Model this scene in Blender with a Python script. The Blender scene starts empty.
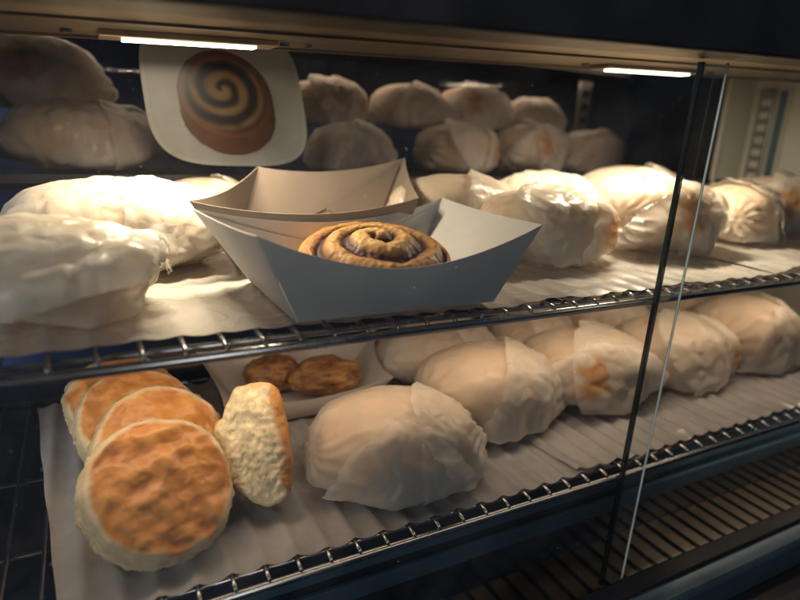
import bpy, bmesh, math, random
import numpy as np
from mathutils import Matrix, Vector, noise as mnoise

random.seed(7); rng = np.random.default_rng(7)
scene = bpy.context.scene
COL = scene.collection
OZ = 0.50                      # height of the eye above the world origin
ZU, ZL = -0.1143, -0.270       # upper and lower shelf levels relative to the eye
PI = math.pi

# ------------------------------------------------------------------ helpers
def link(o, parent=None):
    COL.objects.link(o)
    if parent is not None: o.parent = parent
    return o

def tag(o, label=None, cat=None, group=None, kind=None):
    if label: o['label'] = label
    if cat: o['category'] = cat
    if group: o['group'] = group
    if kind: o['kind'] = kind
    return o

def empty(name, loc, rotz=0.0):
    o = bpy.data.objects.new(name, None); o.empty_display_size = .02
    o.location = (loc[0], loc[1], loc[2] + OZ); o.rotation_euler = (0, 0, rotz)
    return link(o)

def mesh_obj(name, V, F, mat, parent=None, loc=None, smooth=True, attrs=None, sub=0, top=False):
    me = bpy.data.meshes.new(name)
    V = np.asarray(V, dtype=float)
    if loc is not None and top: pass
    me.from_pydata([tuple(v) for v in V], [], [tuple(int(i) for i in f) for f in F])
    if smooth: me.polygons.foreach_set('use_smooth', [True] * len(me.polygons))
    if attrs:
        for k, a in attrs.items():
            a = np.asarray(a, dtype=np.float32)
            if a.ndim == 1:
                at = me.attributes.new(k, 'FLOAT', 'POINT'); at.data.foreach_set('value', a)
            else:
                at = me.attributes.new(k, 'FLOAT_COLOR', 'POINT')
                c = np.ones((len(a), 4), dtype=np.float32); c[:, :3] = a; at.data.foreach_set('color', c.ravel())
    me.materials.append(mat); me.update()
    o = bpy.data.objects.new(name, me)
    if loc is not None: o.location = (loc[0], loc[1], loc[2] + (OZ if parent is None else 0))
    if sub:
        m = o.modifiers.new('subdivision', 'SUBSURF'); m.levels = sub; m.render_levels = sub
    return link(o, parent)

class MB:
    """collects boxes, rods and sheets into one mesh"""
    def __init__(s): s.V = []; s.F = []
    def add(s, V, F):
        n = len(s.V); s.V += [tuple(v) for v in V]; s.F += [tuple(i + n for i in f) for f in F]; return s
    def box(s, a, b, bev=0.0):
        bm = bmesh.new(); bmesh.ops.create_cube(bm, size=1)
        for v in bm.verts:
            v.co = Vector([(a[i] + b[i]) / 2 + v.co[i] * (b[i] - a[i]) for i in range(3)])
        if bev: bmesh.ops.bevel(bm, geom=bm.edges[:], offset=bev, segments=2, affect='EDGES', profile=.5)
        bm.verts.index_update()
        s.add([v.co[:] for v in bm.verts], [[v.index for v in f.verts] for f in bm.faces]); bm.free(); return s
    def rod(s, pts, r, n=10, cap=True):
        P = [Vector(p) for p in pts]; V = []; F = []
        for i, p in enumerate(P):
            t = (P[min(i + 1, len(P) - 1)] - P[max(i - 1, 0)]).normalized()
            u = t.cross(Vector((.123, .321, .94))).normalized(); w = t.cross(u)
            for k in range(n):
                a = 2 * PI * k / n; V.append((p + (u * math.cos(a) + w * math.sin(a)) * r)[:])
        for i in range(len(P) - 1):
            for k in range(n):
                F.append((i * n + k, i * n + (k + 1) % n, (i + 1) * n + (k + 1) % n, (i + 1) * n + k))
        if cap:
            F.append(tuple(range(n))[::-1]); F.append(tuple((len(P) - 1) * n + k for k in range(n)))
        return s.add(V, F)
    def build(s, name, mat, parent=None, loc=None, smooth=False):
        o = mesh_obj(name, s.V, s.F, mat, parent, loc, smooth)
        return o

def copy_tree(o, parent=None):
    c = o.copy(); COL.objects.link(c); c.parent = parent
    for ch in list(o.children): copy_tree(ch, c)
    return c

def vnoise(P, sc, seed=0.0):
    return np.array([mnoise.noise(Vector((p[0] * sc + seed, p[1] * sc + seed * 1.7, p[2] * sc - seed))) for p in P])

def smooth(x, a, b):
    t = np.clip((x - a) / (b - a), 0, 1); return t * t * (3 - 2 * t)

# ------------------------------------------------------------------ materials
def mat(name):
    m = bpy.data.materials.new(name); m.use_nodes = True
    nt = m.node_tree; nt.nodes.clear()
    out = nt.nodes.new('ShaderNodeOutputMaterial')
    def N(t, **k):
        n = nt.nodes.new(t)
        for a, v in k.items():
            if a in n.inputs: n.inputs[a].default_value = v
            else: setattr(n, a, v)
        return n
    def L(a, b): nt.links.new(a, b)
    return m, N, L, out

def rgba(c): return (c[0], c[1], c[2], 1)

def noise_node(N, L, scale, detail=4, rough=.6, dist=0.0, coord='Object'):
    tc = N('ShaderNodeTexCoord'); n = N('ShaderNodeTexNoise')
    n.inputs['Scale'].default_value = scale; n.inputs['Detail'].default_value = detail
    n.inputs['Roughness'].default_value = rough; n.inputs['Distortion'].default_value = dist
    L(tc.outputs[coord], n.inputs['Vector']); return n

def ramp(N, L, src, stops):
    r = N('ShaderNodeValToRGB'); e = r.color_ramp.elements
    while len(e) < len(stops): e.new(.5)
    for i, (p, c) in enumerate(stops):
        e[i].position = p; e[i].color = rgba(c) if hasattr(c, '__len__') else (c, c, c, 1)
    L(src, r.inputs['Fac']); return r

def simple(name, c, rough=.5, metal=0, var=.12, scale=40, bump=0.0, spec=.5, coat=0):
    m, N, L, out = mat(name)
    b = N('ShaderNodeBsdfPrincipled'); b.inputs['Metallic'].default_value = metal
    b.inputs['Specular IOR Level'].default_value = spec; b.inputs['Coat Weight'].default_value = coat
    n = noise_node(N, L, scale)
    r = ramp(N, L, n.outputs['Fac'], [(.3, [x * (1 - var) for x in c]), (.7, [min(1, x * (1 + var)) for x in c])])
    L(r.outputs['Color'], b.inputs['Base Color'])
    rr = ramp(N, L, n.outputs['Fac'], [(.25, max(.02, rough * .75)), (.75, min(1, rough * 1.25))])
    L(rr.outputs['Color'], b.inputs['Roughness'])
    if bump:
        bp = N('ShaderNodeBump'); bp.inputs['Strength'].default_value = bump; bp.inputs['Distance'].default_value = .001
        L(n.outputs['Fac'], bp.inputs['Height']); L(bp.outputs['Normal'], b.inputs['Normal'])
    L(b.outputs['BSDF'], out.inputs['Surface']); return m

def wrap_paper():
    """thin waxed tissue: warm where it touches the bun, orange where cheese shows through"""
    m, N, L, out = mat('wrapping tissue')
    at = N('ShaderNodeAttribute', attribute_name='contact'); ch = N('ShaderNodeAttribute', attribute_name='cheese')
    n = noise_node(N, L, 38, 5, .6, .4)
    r = ramp(N, L, n.outputs['Fac'], [(.36, .12), (.66, 1.0)])
    mul = N('ShaderNodeMath', operation='MULTIPLY'); L(at.outputs['Fac'], mul.inputs[0]); L(r.outputs['Color'], mul.inputs[1])
    mul2 = N('ShaderNodeMath', operation='MULTIPLY'); L(mul.outputs[0], mul2.inputs[0]); mul2.inputs[1].default_value = .92
    mx = N('ShaderNodeMix', data_type='RGBA'); L(mul2.outputs[0], mx.inputs['Factor'])
    mx.inputs['A'].default_value = rgba((.90, .87, .81)); mx.inputs['B'].default_value = rgba((.84, .74, .60))
    mx2 = N('ShaderNodeMix', data_type='RGBA'); L(ch.outputs['Fac'], mx2.inputs['Factor'])
    L(mx.outputs['Result'], mx2.inputs['A']); mx2.inputs['B'].default_value = rgba((.78, .38, .04))
    n2 = noise_node(N, L, 160, 3, .6, .2)
    v = noise_node(N, L, 55, 2, .5, 1.5)
    ad = N('ShaderNodeMath', operation='ADD'); L(n2.outputs['Fac'], ad.inputs[0]); L(v.outputs['Fac'], ad.inputs[1])
    # sharp creases: differences of squared cell distances, in two sizes
    tc = N('ShaderNodeTexCoord'); mp_ = N('ShaderNodeMapping'); mp_.inputs['Location'].default_value = (3.1, 1.7, 5.3); L(tc.outputs['Object'], mp_.inputs['Vector'])
    def cell(scale, src):
        vo = N('ShaderNodeTexVoronoi'); vo.inputs['Scale'].default_value = scale; L(src, vo.inputs['Vector'])
        sq = N('ShaderNodeMath', operation='POWER'); L(vo.outputs['Distance'], sq.inputs[0]); sq.inputs[1].default_value = 2.0; return sq
    hsum = None
    for scale, amp in ((45, 1.0), (105, .35)):
        a_, b_ = cell(scale, tc.outputs['Object']), cell(scale * 1.07, mp_.outputs['Vector'])
        df = N('ShaderNodeMath', operation='SUBTRACT'); L(a_.outputs[0], df.inputs[0]); L(b_.outputs[0], df.inputs[1])
        ml = N('ShaderNodeMath', operation='MULTIPLY_ADD'); L(df.outputs[0], ml.inputs[0]); ml.inputs[1].default_value = amp
        if hsum: L(hsum.outputs[0], ml.inputs[2])
        else: ml.inputs[2].default_value = 0
        hsum = ml
    fin = N('ShaderNodeMath', operation='MULTIPLY_ADD'); L(ad.outputs[0], fin.inputs[0]); fin.inputs[1].default_value = .10; L(hsum.outputs[0], fin.inputs[2])
    bp = N('ShaderNodeBump'); bp.inputs['Strength'].default_value = .55; bp.inputs['Distance'].default_value = .0022
    L(fin.outputs[0], bp.inputs['Height'])
    b = N('ShaderNodeBsdfPrincipled'); b.inputs['Roughness'].default_value = .31; b.inputs['Specular IOR Level'].default_value = .55
    L(mx2.outputs['Result'], b.inputs['Base Color']); L(bp.outputs['Normal'], b.inputs['Normal'])
    t = N('ShaderNodeBsdfTranslucent'); L(mx2.outputs['Result'], t.inputs['Color']); L(bp.outputs['Normal'], t.inputs['Normal'])
    ms = N('ShaderNodeMixShader'); ms.inputs['Fac'].default_value = .40
    L(b.outputs['BSDF'], ms.inputs[1]); L(t.outputs['BSDF'], ms.inputs[2])
    # a thin sheet: partly see-through face on, denser at a glancing angle
    lw = N('ShaderNodeLayerWeight'); lw.inputs['Blend'].default_value = .35
    fa = N('ShaderNodeMapRange'); L(lw.outputs['Facing'], fa.inputs['Value']); fa.inputs['To Min'].default_value = .40; fa.inputs['To Max'].default_value = .06
    tp = N('ShaderNodeBsdfTransparent'); tp.inputs['Color'].default_value = (1, .97, .93, 1)
    m3 = N('ShaderNodeMixShader'); L(fa.outputs['Result'], m3.inputs['Fac']); L(ms.outputs['Shader'], m3.inputs[1]); L(tp.outputs['BSDF'], m3.inputs[2])
    L(m3.outputs['Shader'], out.inputs['Surface'])
    return m

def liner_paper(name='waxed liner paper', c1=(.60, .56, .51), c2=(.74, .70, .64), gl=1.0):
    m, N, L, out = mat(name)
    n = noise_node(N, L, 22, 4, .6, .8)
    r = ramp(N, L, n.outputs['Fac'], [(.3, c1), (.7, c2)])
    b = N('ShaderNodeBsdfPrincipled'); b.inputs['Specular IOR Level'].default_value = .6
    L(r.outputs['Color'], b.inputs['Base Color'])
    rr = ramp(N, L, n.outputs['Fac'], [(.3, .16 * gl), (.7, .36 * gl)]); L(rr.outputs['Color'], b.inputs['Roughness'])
    n2 = noise_node(N, L, 1.0, 4, .6, .5)
    tc2 = N('ShaderNodeTexCoord'); mpp = N('ShaderNodeMapping'); mpp.inputs['Scale'].default_value = (75, 22, 40); mpp.inputs['Rotation'].default_value = (0, 0, .25)
    L(tc2.outputs['Object'], mpp.inputs['Vector']); L(mpp.outputs['Vector'], n2.inputs['Vector'])
    bp = N('ShaderNodeBump'); bp.inputs['Strength'].default_value = .42; bp.inputs['Distance'].default_value = .0022
    L(n2.outputs['Fac'], bp.inputs['Height']); L(bp.outputs['Normal'], b.inputs['Normal'])
    t = N('ShaderNodeBsdfTranslucent'); L(r.outputs['Color'], t.inputs['Color'])
    ms = N('ShaderNodeMixShader'); ms.inputs['Fac'].default_value = .3
    L(b.outputs['BSDF'], ms.inputs[1]); L(t.outputs['BSDF'], ms.inputs[2]); L(ms.outputs['Shader'], out.inputs['Surface'])
    return m

def board(name, c, c2):
    m, N, L, out = mat(name)
    n = noise_node(N, L, 30, 5, .6); n2 = noise_node(N, L, 500, 2, .5)
    r = ramp(N, L, n.outputs['Fac'], [(.3, c2), (.7, c)])
    b = N('ShaderNodeBsdfPrincipled'); b.inputs['Roughness'].default_value = .62; b.inputs['Specular IOR Level'].default_value = .3
    L(r.outputs['Color'], b.inputs['Base Color'])
    bp = N('ShaderNodeBump'); bp.inputs['Strength'].default_value = .12; bp.inputs['Distance'].default_value = .0005
    L(n2.outputs['Fac'], bp.inputs['Height']); L(bp.outputs['Normal'], b.inputs['Normal'])
    L(b.outputs['BSDF'], out.inputs['Surface']); return m

def attr_food(name, attr, rough=.55, coat=0.0, bump=.4, bscale=180, sss=.0, spec=.4):
    m, N, L, out = mat(name)
    a = N('ShaderNodeAttribute', attribute_name=attr)
    n = noise_node(N, L, bscale, 4, .65); nl = noise_node(N, L, bscale * .35, 3, .6)
    r = ramp(N, L, nl.outputs['Fac'], [(.3, (.86, .86, .86)), (.7, (1.10, 1.10, 1.10))])
    mx = N('ShaderNodeMix', data_type='RGBA', blend_type='MULTIPLY'); mx.inputs['Factor'].default_value = 1
    L(a.outputs['Color'], mx.inputs['A']); L(r.outputs['Color'], mx.inputs['B'])
    b = N('ShaderNodeBsdfPrincipled'); b.inputs['Roughness'].default_value = rough; b.inputs['Specular IOR Level'].default_value = spec
    b.inputs['Coat Weight'].default_value = coat; b.inputs['Coat Roughness'].default_value = .18
    b.inputs['Subsurface Weight'].default_value = sss; b.inputs['Subsurface Radius'].default_value = (.004, .002, .001); b.inputs['Subsurface Scale'].default_value = 1
    L(mx.outputs['Result'], b.inputs['Base Color'])
    bp = N('ShaderNodeBump'); bp.inputs['Strength'].default_value = bump; bp.inputs['Distance'].default_value = .0012
    L(n.outputs['Fac'], bp.inputs['Height']); L(bp.outputs['Normal'], b.inputs['Normal'])
    L(b.outputs['BSDF'], out.inputs['Surface']); return m

def glass(name, tint, haze, gl=.9, hazecol=(.75, .80, .9)):
    m, N, L, out = mat(name)
    tr = N('ShaderNodeBsdfTransparent'); tr.inputs['Color'].default_value = rgba(tint)
    go = N('ShaderNodeBsdfGlossy'); go.inputs['Roughness'].default_value = .02; go.inputs['Color'].default_value = (gl, gl, gl, 1)
    fr = N('ShaderNodeFresnel'); fr.inputs['IOR'].default_value = 1.35
    m1 = N('ShaderNodeMixShader'); L(fr.outputs['Fac'], m1.inputs['Fac']); L(tr.outputs['BSDF'], m1.inputs[1]); L(go.outputs['BSDF'], m1.inputs[2])
    # dust: smears plus tiny specks
    n = noise_node(N, L, 9, 5, .7, 1.2); n2 = noise_node(N, L, 420, 1, .5)
    r = ramp(N, L, n.outputs['Fac'], [(.40, haze * .35), (.72, haze * 1.6)])
    r2 = ramp(N, L, n2.outputs['Fac'], [(.765, 0.0), (.80, .30)])
    ad = N('ShaderNodeMath', operation='ADD', use_clamp=True); L(r.outputs['Color'], ad.inputs[0]); L(r2.outputs['Color'], ad.inputs[1])
    d = N('ShaderNodeBsdfTranslucent'); d.inputs['Color'].default_value = rgba(hazecol)
    d2 = N('ShaderNodeBsdfDiffuse'); d2.inputs['Color'].default_value = rgba(hazecol)
    md = N('ShaderNodeMixShader'); md.inputs['Fac'].default_value = .5; L(d.outputs['BSDF'], md.inputs[1]); L(d2.outputs['BSDF'], md.inputs[2])
    m2 = N('ShaderNodeMixShader'); L(ad.outputs[0], m2.inputs['Fac']); L(m1.outputs['Shader'], m2.inputs[1]); L(md.outputs['Shader'], m2.inputs[2])
    L(m2.outputs['Shader'], out.inputs['Surface']); return m

def emit(name, c, s):
    m, N, L, out = mat(name)
    e = N('ShaderNodeEmission'); e.inputs['Strength'].default_value = s
    n = noise_node(N, L, 60); r = ramp(N, L, n.outputs['Fac'], [(.3, [x * .85 for x in c]), (.7, c)])
    L(r.outputs['Color'], e.inputs['Color']); L(e.outputs['Emission'], out.inputs['Surface']); return m

M = dict(
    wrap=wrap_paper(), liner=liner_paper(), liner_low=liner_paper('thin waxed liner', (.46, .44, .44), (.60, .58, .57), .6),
    tray_grey=board('grey paperboard', (.50, .49, .475), (.44, .43, .42)),
    tray_tan=board('tan paperboard', (.25, .20, .16), (.22, .175, .14)),
    tray_white=board('white paperboard', (.66, .60, .55), (.58, .53, .49)),
    biscuit=attr_food('baked biscuit', 'col', .45, .15, .40, 240),
    bread=simple('soft bread', (.64, .43, .23), .6, 0, .28, 35, .2, .3),
    crumb=attr_food('biscuit crumb', 'col', .8, 0, .5, 330),
    roll=attr_food('glazed roll', 'col', .62, .04, .35, 240, spec=.28),
    nugget=attr_food('fried crust', 'col', .55, .15, .9, 300),
    print_=attr_food('printed picture', 'col', .35, .1, .0, 60),
    chrome=simple('chromed wire', (.27, .28, .29), .24, 1, .10, 60),
    steel=simple('brushed canopy steel', (.18, .15, .112), .42, .9, .12, 25, .1),
    steel_dark=simple('grey upright steel', (.30, .29, .27), .4, .8, .12, 60),
    hole=simple('pale slot', (.75, .74, .68), .35, .3, .05),  # pale faces of the holes in the upright
    black=simple('black enamel', (.005, .005, .006), .40, 0, .3, 20, spec=.18),
    fronttrim=simple('dark front trim', (.03, .05, .065), .22, .6, .2, 15),
    blueblack=simple('blue black enamel', (.012, .024, .042), .16, .0, .25, 12, coat=.3),
    bluebar=simple('blue glint trim', (.12, .22, .30), .16, .35, .15, 15),  # base colour made bluer and lighter to imitate highlights on the bars
    deck=simple('warm steel deck', (.26, .21, .16), .42, .8, .15, 20, .1),
    endwall=simple('pale end panel', (.80, .79, .66), .42, 0, .10, 10),
    cream=simple('cream strip', (.66, .64, .54), .45, 0, .06, 20),
    rearwall=simple('dark rear cabinet', (.018, .055, .17), .5, 0, .6, 6),
    ledge=simple('rear ledge metal', (.05, .05, .055), .28, .7, .2, 18),
    lamp_body=simple('lamp housing', (.45, .36, .26), .35, .9, .1, 30),
    tube=emit('lit lamp tube', (1.0, .86, .62), 9),
    glass=glass('front glass', (.955, .975, .97), .013),
    rearglass=glass('smoked rear glass', (.76, .75, .76), .010, .12, (.7, .75, .9)),
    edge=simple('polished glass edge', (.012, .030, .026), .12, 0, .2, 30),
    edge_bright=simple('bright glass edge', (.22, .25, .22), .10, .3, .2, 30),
)

# ------------------------------------------------------------------ wrapped sandwiches: paper bag settling on a bun
def ico(sub):
    bm = bmesh.new(); bmesh.ops.create_icosphere(bm, subdivisions=sub, radius=1)
    bm.verts.ensure_lookup_table(); bm.verts.index_update()
    V = np.array([v.co[:] for v in bm.verts]); F = np.array([[v.index for v in f.verts] for f in bm.faces])
    nb = [[e.other_vert(v).index for e in v.link_edges] for v in bm.verts]
    b2 = [[] for _ in range(len(V))]
    for e in bm.edges:
        f = e.link_faces
        o = [next(v.index for v in ff.verts if v not in e.verts) for ff in f]
        b2[o[0]].append(o[1]); b2[o[1]].append(o[0])
    bm.free()
    def pad(l):
        return np.array([x + [i] * (6 - len(x)) if len(x) < 6 else x[:6] for i, x in enumerate(l)])
    return V, F, pad(nb), pad(b2)
ICO = {}

def hull_planes(P):
    bm = bmesh.new()
    for p in P: bm.verts.new(p)
    bmesh.ops.convex_hull(bm, input=bm.verts[:], use_existing_faces=False)
    bmesh.ops.recalc_face_normals(bm, faces=bm.faces[:])
    n = []; d = []
    for f in bm.faces:
        if f.calc_area() < 1e-9: continue
        q = f.normal.dot(f.verts[0].co)
        if q < 0: n.append((-f.normal)[:]); d.append(-q)
        else: n.append(f.normal[:]); d.append(q)
    bm.free(); return np.array(n), np.array(d)

def crumple(P, cell, amp, r, n=None):
    """creased paper: difference of two fields of squared distance to scattered sites (flat facets, sharp folds)"""
    lo, hi = P.min(0) - cell, P.max(0) + cell
    def field():
        n_ = int(np.prod((hi - lo) / cell)) + 8
        Q = lo + r.random((n_, 3)) * (hi - lo); best = np.full(len(P), 1e9)
        for k in range(0, n_, 200):
            best = np.minimum(best, ((P[:, None] - Q[None, k:k + 200]) ** 2).sum(2).min(1))
        return best
    return amp * (field() - field()) / (cell * .5) ** 2

def wrap_sim(seed, half, extra=(), cr=1.0, sub=6, waist=0.0, ntaut=280):
    """taut paper round a bun: hull of the bun and of a few loose paper corners, then folds and creases"""
    if sub not in ICO: ICO[sub] = ico(sub)
    U, F, nb, b2 = ICO[sub]
    a, b, c = half; r = np.random.default_rng(seed); H = np.array(half); p_ = 2.35
    def sup(D, p): return D / (np.sum(np.abs(D) ** p, 1) ** (1 / p))[:, None] * H
    k = np.arange(ntaut) + .5; ph = np.arccos(1 - 2 * k / ntaut); th = PI * (1 + 5 ** .5) * k
    D = np.c_[np.cos(th) * np.sin(ph), np.sin(th) * np.sin(ph), np.cos(ph)] + r.normal(0, .05, (ntaut, 3))
    D /= np.linalg.norm(D, axis=1)[:, None]
    pts = sup(D, p_) * (1 + r.normal(0, .012, (ntaut, 1)))
    if waist: pts[:, :2] *= (1 - waist * smooth(-pts[:, 2:3] / c, -.3, .9))
    ex = np.array([(e[0] * a * .93, e[1] * b * .90, e[2] * c * .95) for e in extra] or [(0, 0, 0)], float)
    pts = np.vstack([pts, ex]); n, d = hull_planes(pts)
    rad = np.full(len(U), 1e9)
    for i in range(0, len(n), 100):
        q = U @ n[i:i + 100].T
        rad = np.minimum(rad, np.where(q > 1e-4, d[i:i + 100] / np.maximum(q, 1e-4), 1e9).min(1))
    x = U * rad[:, None]
    gap = (np.sum(np.abs(x / H) ** p_, 1) ** (1 / p_) - 1) * c
    vn = (nb != np.arange(len(U))[:, None]).astype(float)[..., None]
    for _ in range(4): x = x * .5 + .5 * (x[nb] * vn).sum(1) / vn.sum(1)
    taut = smooth(vnoise(U, 1.7, seed * 2.3) + .35 - .5 * np.clip(-U[:, 2], 0, 1), -.35, .55) * smooth(-gap, -.010, 0)
    w = (1 - .72 * taut) * cr
    nn = vert_normals(x, F)
    warp = np.c_[vnoise(x, 40, seed), vnoise(x, 40, seed + 7), vnoise(x, 40, seed + 15)] * .006
    xs = (x + warp) * np.array((.8, 1.1, 1.0))
    disp = w * (crumple(xs, .044, .0007, r) + crumple(xs, .020, .00042, r)) + (.3 + .7 * w) * crumple(xs, .008, .00011, r)
    # pleats gathered at both ends
    phi = np.arctan2(x[:, 1] / b, x[:, 2] / c); endw = smooth(np.abs(x[:, 0]) / a, .62, 1.05)
    tri = np.abs(((phi * 7 / (2 * PI) * 2 + .6 * vnoise(U, 2.2, seed + 3)) % 1) * 2 - 1) - .5
    disp += .0030 * tri * endw * (.5 + w)
    x = x + nn * disp[:, None]
    x[:, 2] += c * .98
    # weight: the underside lies flat on the liner
    low = x[:, 2] < .0; x[low, 2] = 0.0 + .0004 * r.random(low.sum())
    contact = np.clip(1 - (gap + np.maximum(disp, 0) * 1.5) / .010, 0, 1)
    return x, F, contact, U

def vert_normals(V, F):
    fn = np.cross(V[F[:, 1]] - V[F[:, 0]], V[F[:, 2]] - V[F[:, 0]])
    n = np.zeros_like(V)
    for k in range(3):
        for ax in range(3): n[:, ax] += np.bincount(F[:, k], fn[:, ax], len(V))
    return n / (np.linalg.norm(n, axis=1)[:, None] + 1e-12)

def flap_from(V, F, U, region, lift, curl, seed):
    """an overlapping leaf of paper: follows the wrap inside region(U) > 0, lifted off, loose at its free edge"""
    s = region(U) + .05 * vnoise(U, 2.6, seed)
    ins = s > 0
    Fk = F[ins[F].any(1)]; ids = np.unique(Fk); mp = -np.ones(len(V), int); mp[ids] = np.arange(len(ids))
    n = vert_normals(V, F); nb = ICO[6][2]
    P = V[ids].copy(); s2 = s[ids].copy()
    for q, i in enumerate(ids):
        if ins[i]: continue
        js = [j for j in nb[i] if ins[j]]
        P[q] = np.mean([V[j] + (V[i] - V[j]) * (s[j] / (s[j] - s[i])) for j in js], 0); s2[q] = 0
    P = P + n[ids] * (lift * .7 + .62 * curl * (1 - smooth(s2, 0, .55)) ** 2)[:, None]
    P += n[ids] * (np.abs(crumple(P, .018, .0008, np.random.default_rng(int(seed) + 77))))[:, None]
    P[:, 2] = np.maximum(P[:, 2], .0015)
    return P, mp[Fk], s2, ids

KINDS = {}
def make_kind(key, seed, half, extra, cr, flaps=(), cheese=None, sub=6, waist=0.0):
    V, F, con, U = wrap_sim(seed, half, extra, cr, sub, waist)
    KINDS[key] = dict(half=half, waist=waist, V=V, F=F, con=con, U=U, flaps=flaps, cheese=cheese, seed=seed)

def place_kind(key, loc, rotz, label, group, scale=1.0, tilt=0, detail=True, name='wrapped_sandwich', sz=1.0, sx=1.0):
    K = KINDS[key]
    if 'proto' not in K:
        def ch(U):
            if not K['cheese']: return np.zeros(len(U))
            d = np.zeros(len(U))
            for (cx, cy, cz, rr) in K['cheese']:
                dd = np.linalg.norm(U - np.array((cx, cy, cz)) / np.linalg.norm((cx, cy, cz)), axis=1) + .25 * vnoise(U, 5, 3)
                d = np.maximum(d, 1 - smooth(dd, rr * .4, rr))
            return d * .9
        t = empty(name, (0, 0, 0)); chv = ch(K['U'])
        mesh_obj('paper_wrap', K['V'], K['F'], M['wrap'], t, attrs=dict(contact=K['con'], cheese=chv))
        D = ico(5)[0] if 5 not in ICO else ICO[5][0]; F5 = ico(5)[1]
        H = np.array(K['half']); B = D / (np.sum(np.abs(D) ** 2.35, 1) ** (1 / 2.35))[:, None] * H * .945
        if K['waist']: B[:, :2] *= (1 - K['waist'] * smooth(-B[:, 2:3] / H[2], -.3, .9))
        B *= (1 + .03 * vnoise(D, 2.5, K['seed']))[:, None]; B[:, 2] = np.maximum(B[:, 2] + H[2] * .98, .0012)
        mesh_obj('bun', B, F5, M['bread'], t)
        for i, (reg, lift, curl) in enumerate(K['flaps']):
            P, Fk, s, ids = flap_from(K['V'], K['F'], K['U'], reg, lift, curl, K['seed'] + 11 * i)
            if len(Fk) < 5: continue
            o = mesh_obj('paper_flap', P, Fk, M['wrap'], t, attrs=dict(contact=K['con'][ids] * (.45 + .45 * smooth(s, .0, .4)), cheese=chv[ids] * .8))
        K['proto'] = t
    else:
        t = copy_tree(K['proto'])
        t.name = name
    t.location = (loc[0], loc[1], loc[2] + OZ); t.rotation_euler = (0, tilt, rotz); t.scale = (scale * sx, scale, scale * sz)
    tag(t, label, 'wrapped sandwich', group)
    return t

make_kind('hood', 3, (.058, .047, .032), [(-1.2, .2, -.2), (1.12, -.5, .25), (-.2, -1.25, .10), (.75, -1.1, .35), (-.8, -.95, .2), (1.1, .6, -.6), (-1.0, .8, -.9), (.4, -.9, -.95), (.9, -.6, -.9)], 1.25,
          ((lambda U: U[:, 2] * 1.0 + .10 - .22 * np.abs(U[:, 0] + .3) * (U[:, 1] < 0), .0040, .0150), (lambda U: .25 + U[:, 2] * .8 + U[:, 1] * .6 - np.abs(U[:, 0]) * .2, .0045, .004)), None, 6, .16)
make_kind('long', 5, (.070, .048, .029), [(-1.22, -.3, -.3), (-1.1, .5, -.7), (1.22, -.5, -.1), (1.15, .5, -.6), (.5, -1.2, -.6), (-.3, -1.22, -.85), (.1, 1.2, -.8)], .9,
          ((lambda U: .15 - U[:, 1] * .8 + U[:, 2] * .25 - np.abs(U[:, 0]) * .3, .0012, .005), (lambda U: -.25 + U[:, 0] * .7 - U[:, 1] * .2, .0012, .006)))
make_kind('round', 8, (.056, .046, .031), [(1.40, -.35, .15), (1.30, .3, -.3), (1.2, -.7, -.75), (-1.18, -.3, -.7), (-1.12, .5, -.4), (.35, -1.28, -.75), (-.5, -1.15, -.9), (.75, -1.0, .55), (0, 1.2, -.8)], 1.35,
          ((lambda U: .05 + U[:, 0] * .55 - U[:, 2] * .35 - np.abs(U[:, 1]) * .25, .0012, .008), (lambda U: -.10 - U[:, 1] * .6 + U[:, 2] * .45 - np.abs(U[:, 0] - .2) * .4, .0012, .007)), ((.75, -.65, .0, .40),))
make_kind('plump', 13, (.058, .046, .034), [(-1.22, -.6, -.5), (-1.12, .4, -.7), (1.24, -.5, -.55), (1.1, .6, -.3), (.2, -1.25, -.9), (.7, -1.12, .25), (-.6, -1.1, -.2), (0, 1.2, -.9)], 1.1,
          ((lambda U: -.02 - U[:, 1] * .65 - U[:, 2] * .55 - np.abs(U[:, 0] + .2) * .25, .0012, .008), (lambda U: -.05 + U[:, 0] * .5 - U[:, 1] * .45 + U[:, 2] * .2, .0012, .009)), ((-.35, -.9, .12, .40),))
make_kind('pinched', 21, (.056, .044, .031), [(1.66, -.25, -.45), (1.50, .25, -.2), (1.25, -.6, -.85), (-1.16, -.4, -.5), (-1.1, .5, -.7), (-.2, -1.2, -.8), (.5, -1.1, -.9), (.1, 1.2, -.8)], .75,
          ((lambda U: -.05 + U[:, 0] * .5 - U[:, 1] * .35 - U[:, 2] * .2, .0010, .005),))
make_kind('smooth_', 34, (.059, .048, .033), [(1.30, -.3, -.35), (1.2, .4, -.65), (1.15, -.75, -.9), (-1.25, -.4, -.75), (-1.15, .5, -.3), (-.3, -1.2, -.95), (.5, -1.15, -.7), (.0, 1.2, -.8)], .7,
          ((lambda U: -.12 - U[:, 1] * .7 - U[:, 2] * .5 - np.abs(U[:, 0] + .25) * .5, .0012, .007), (lambda U: -.28 + U[:, 0] * .75 - U[:, 1] * .25, .0012, .004)))

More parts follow.
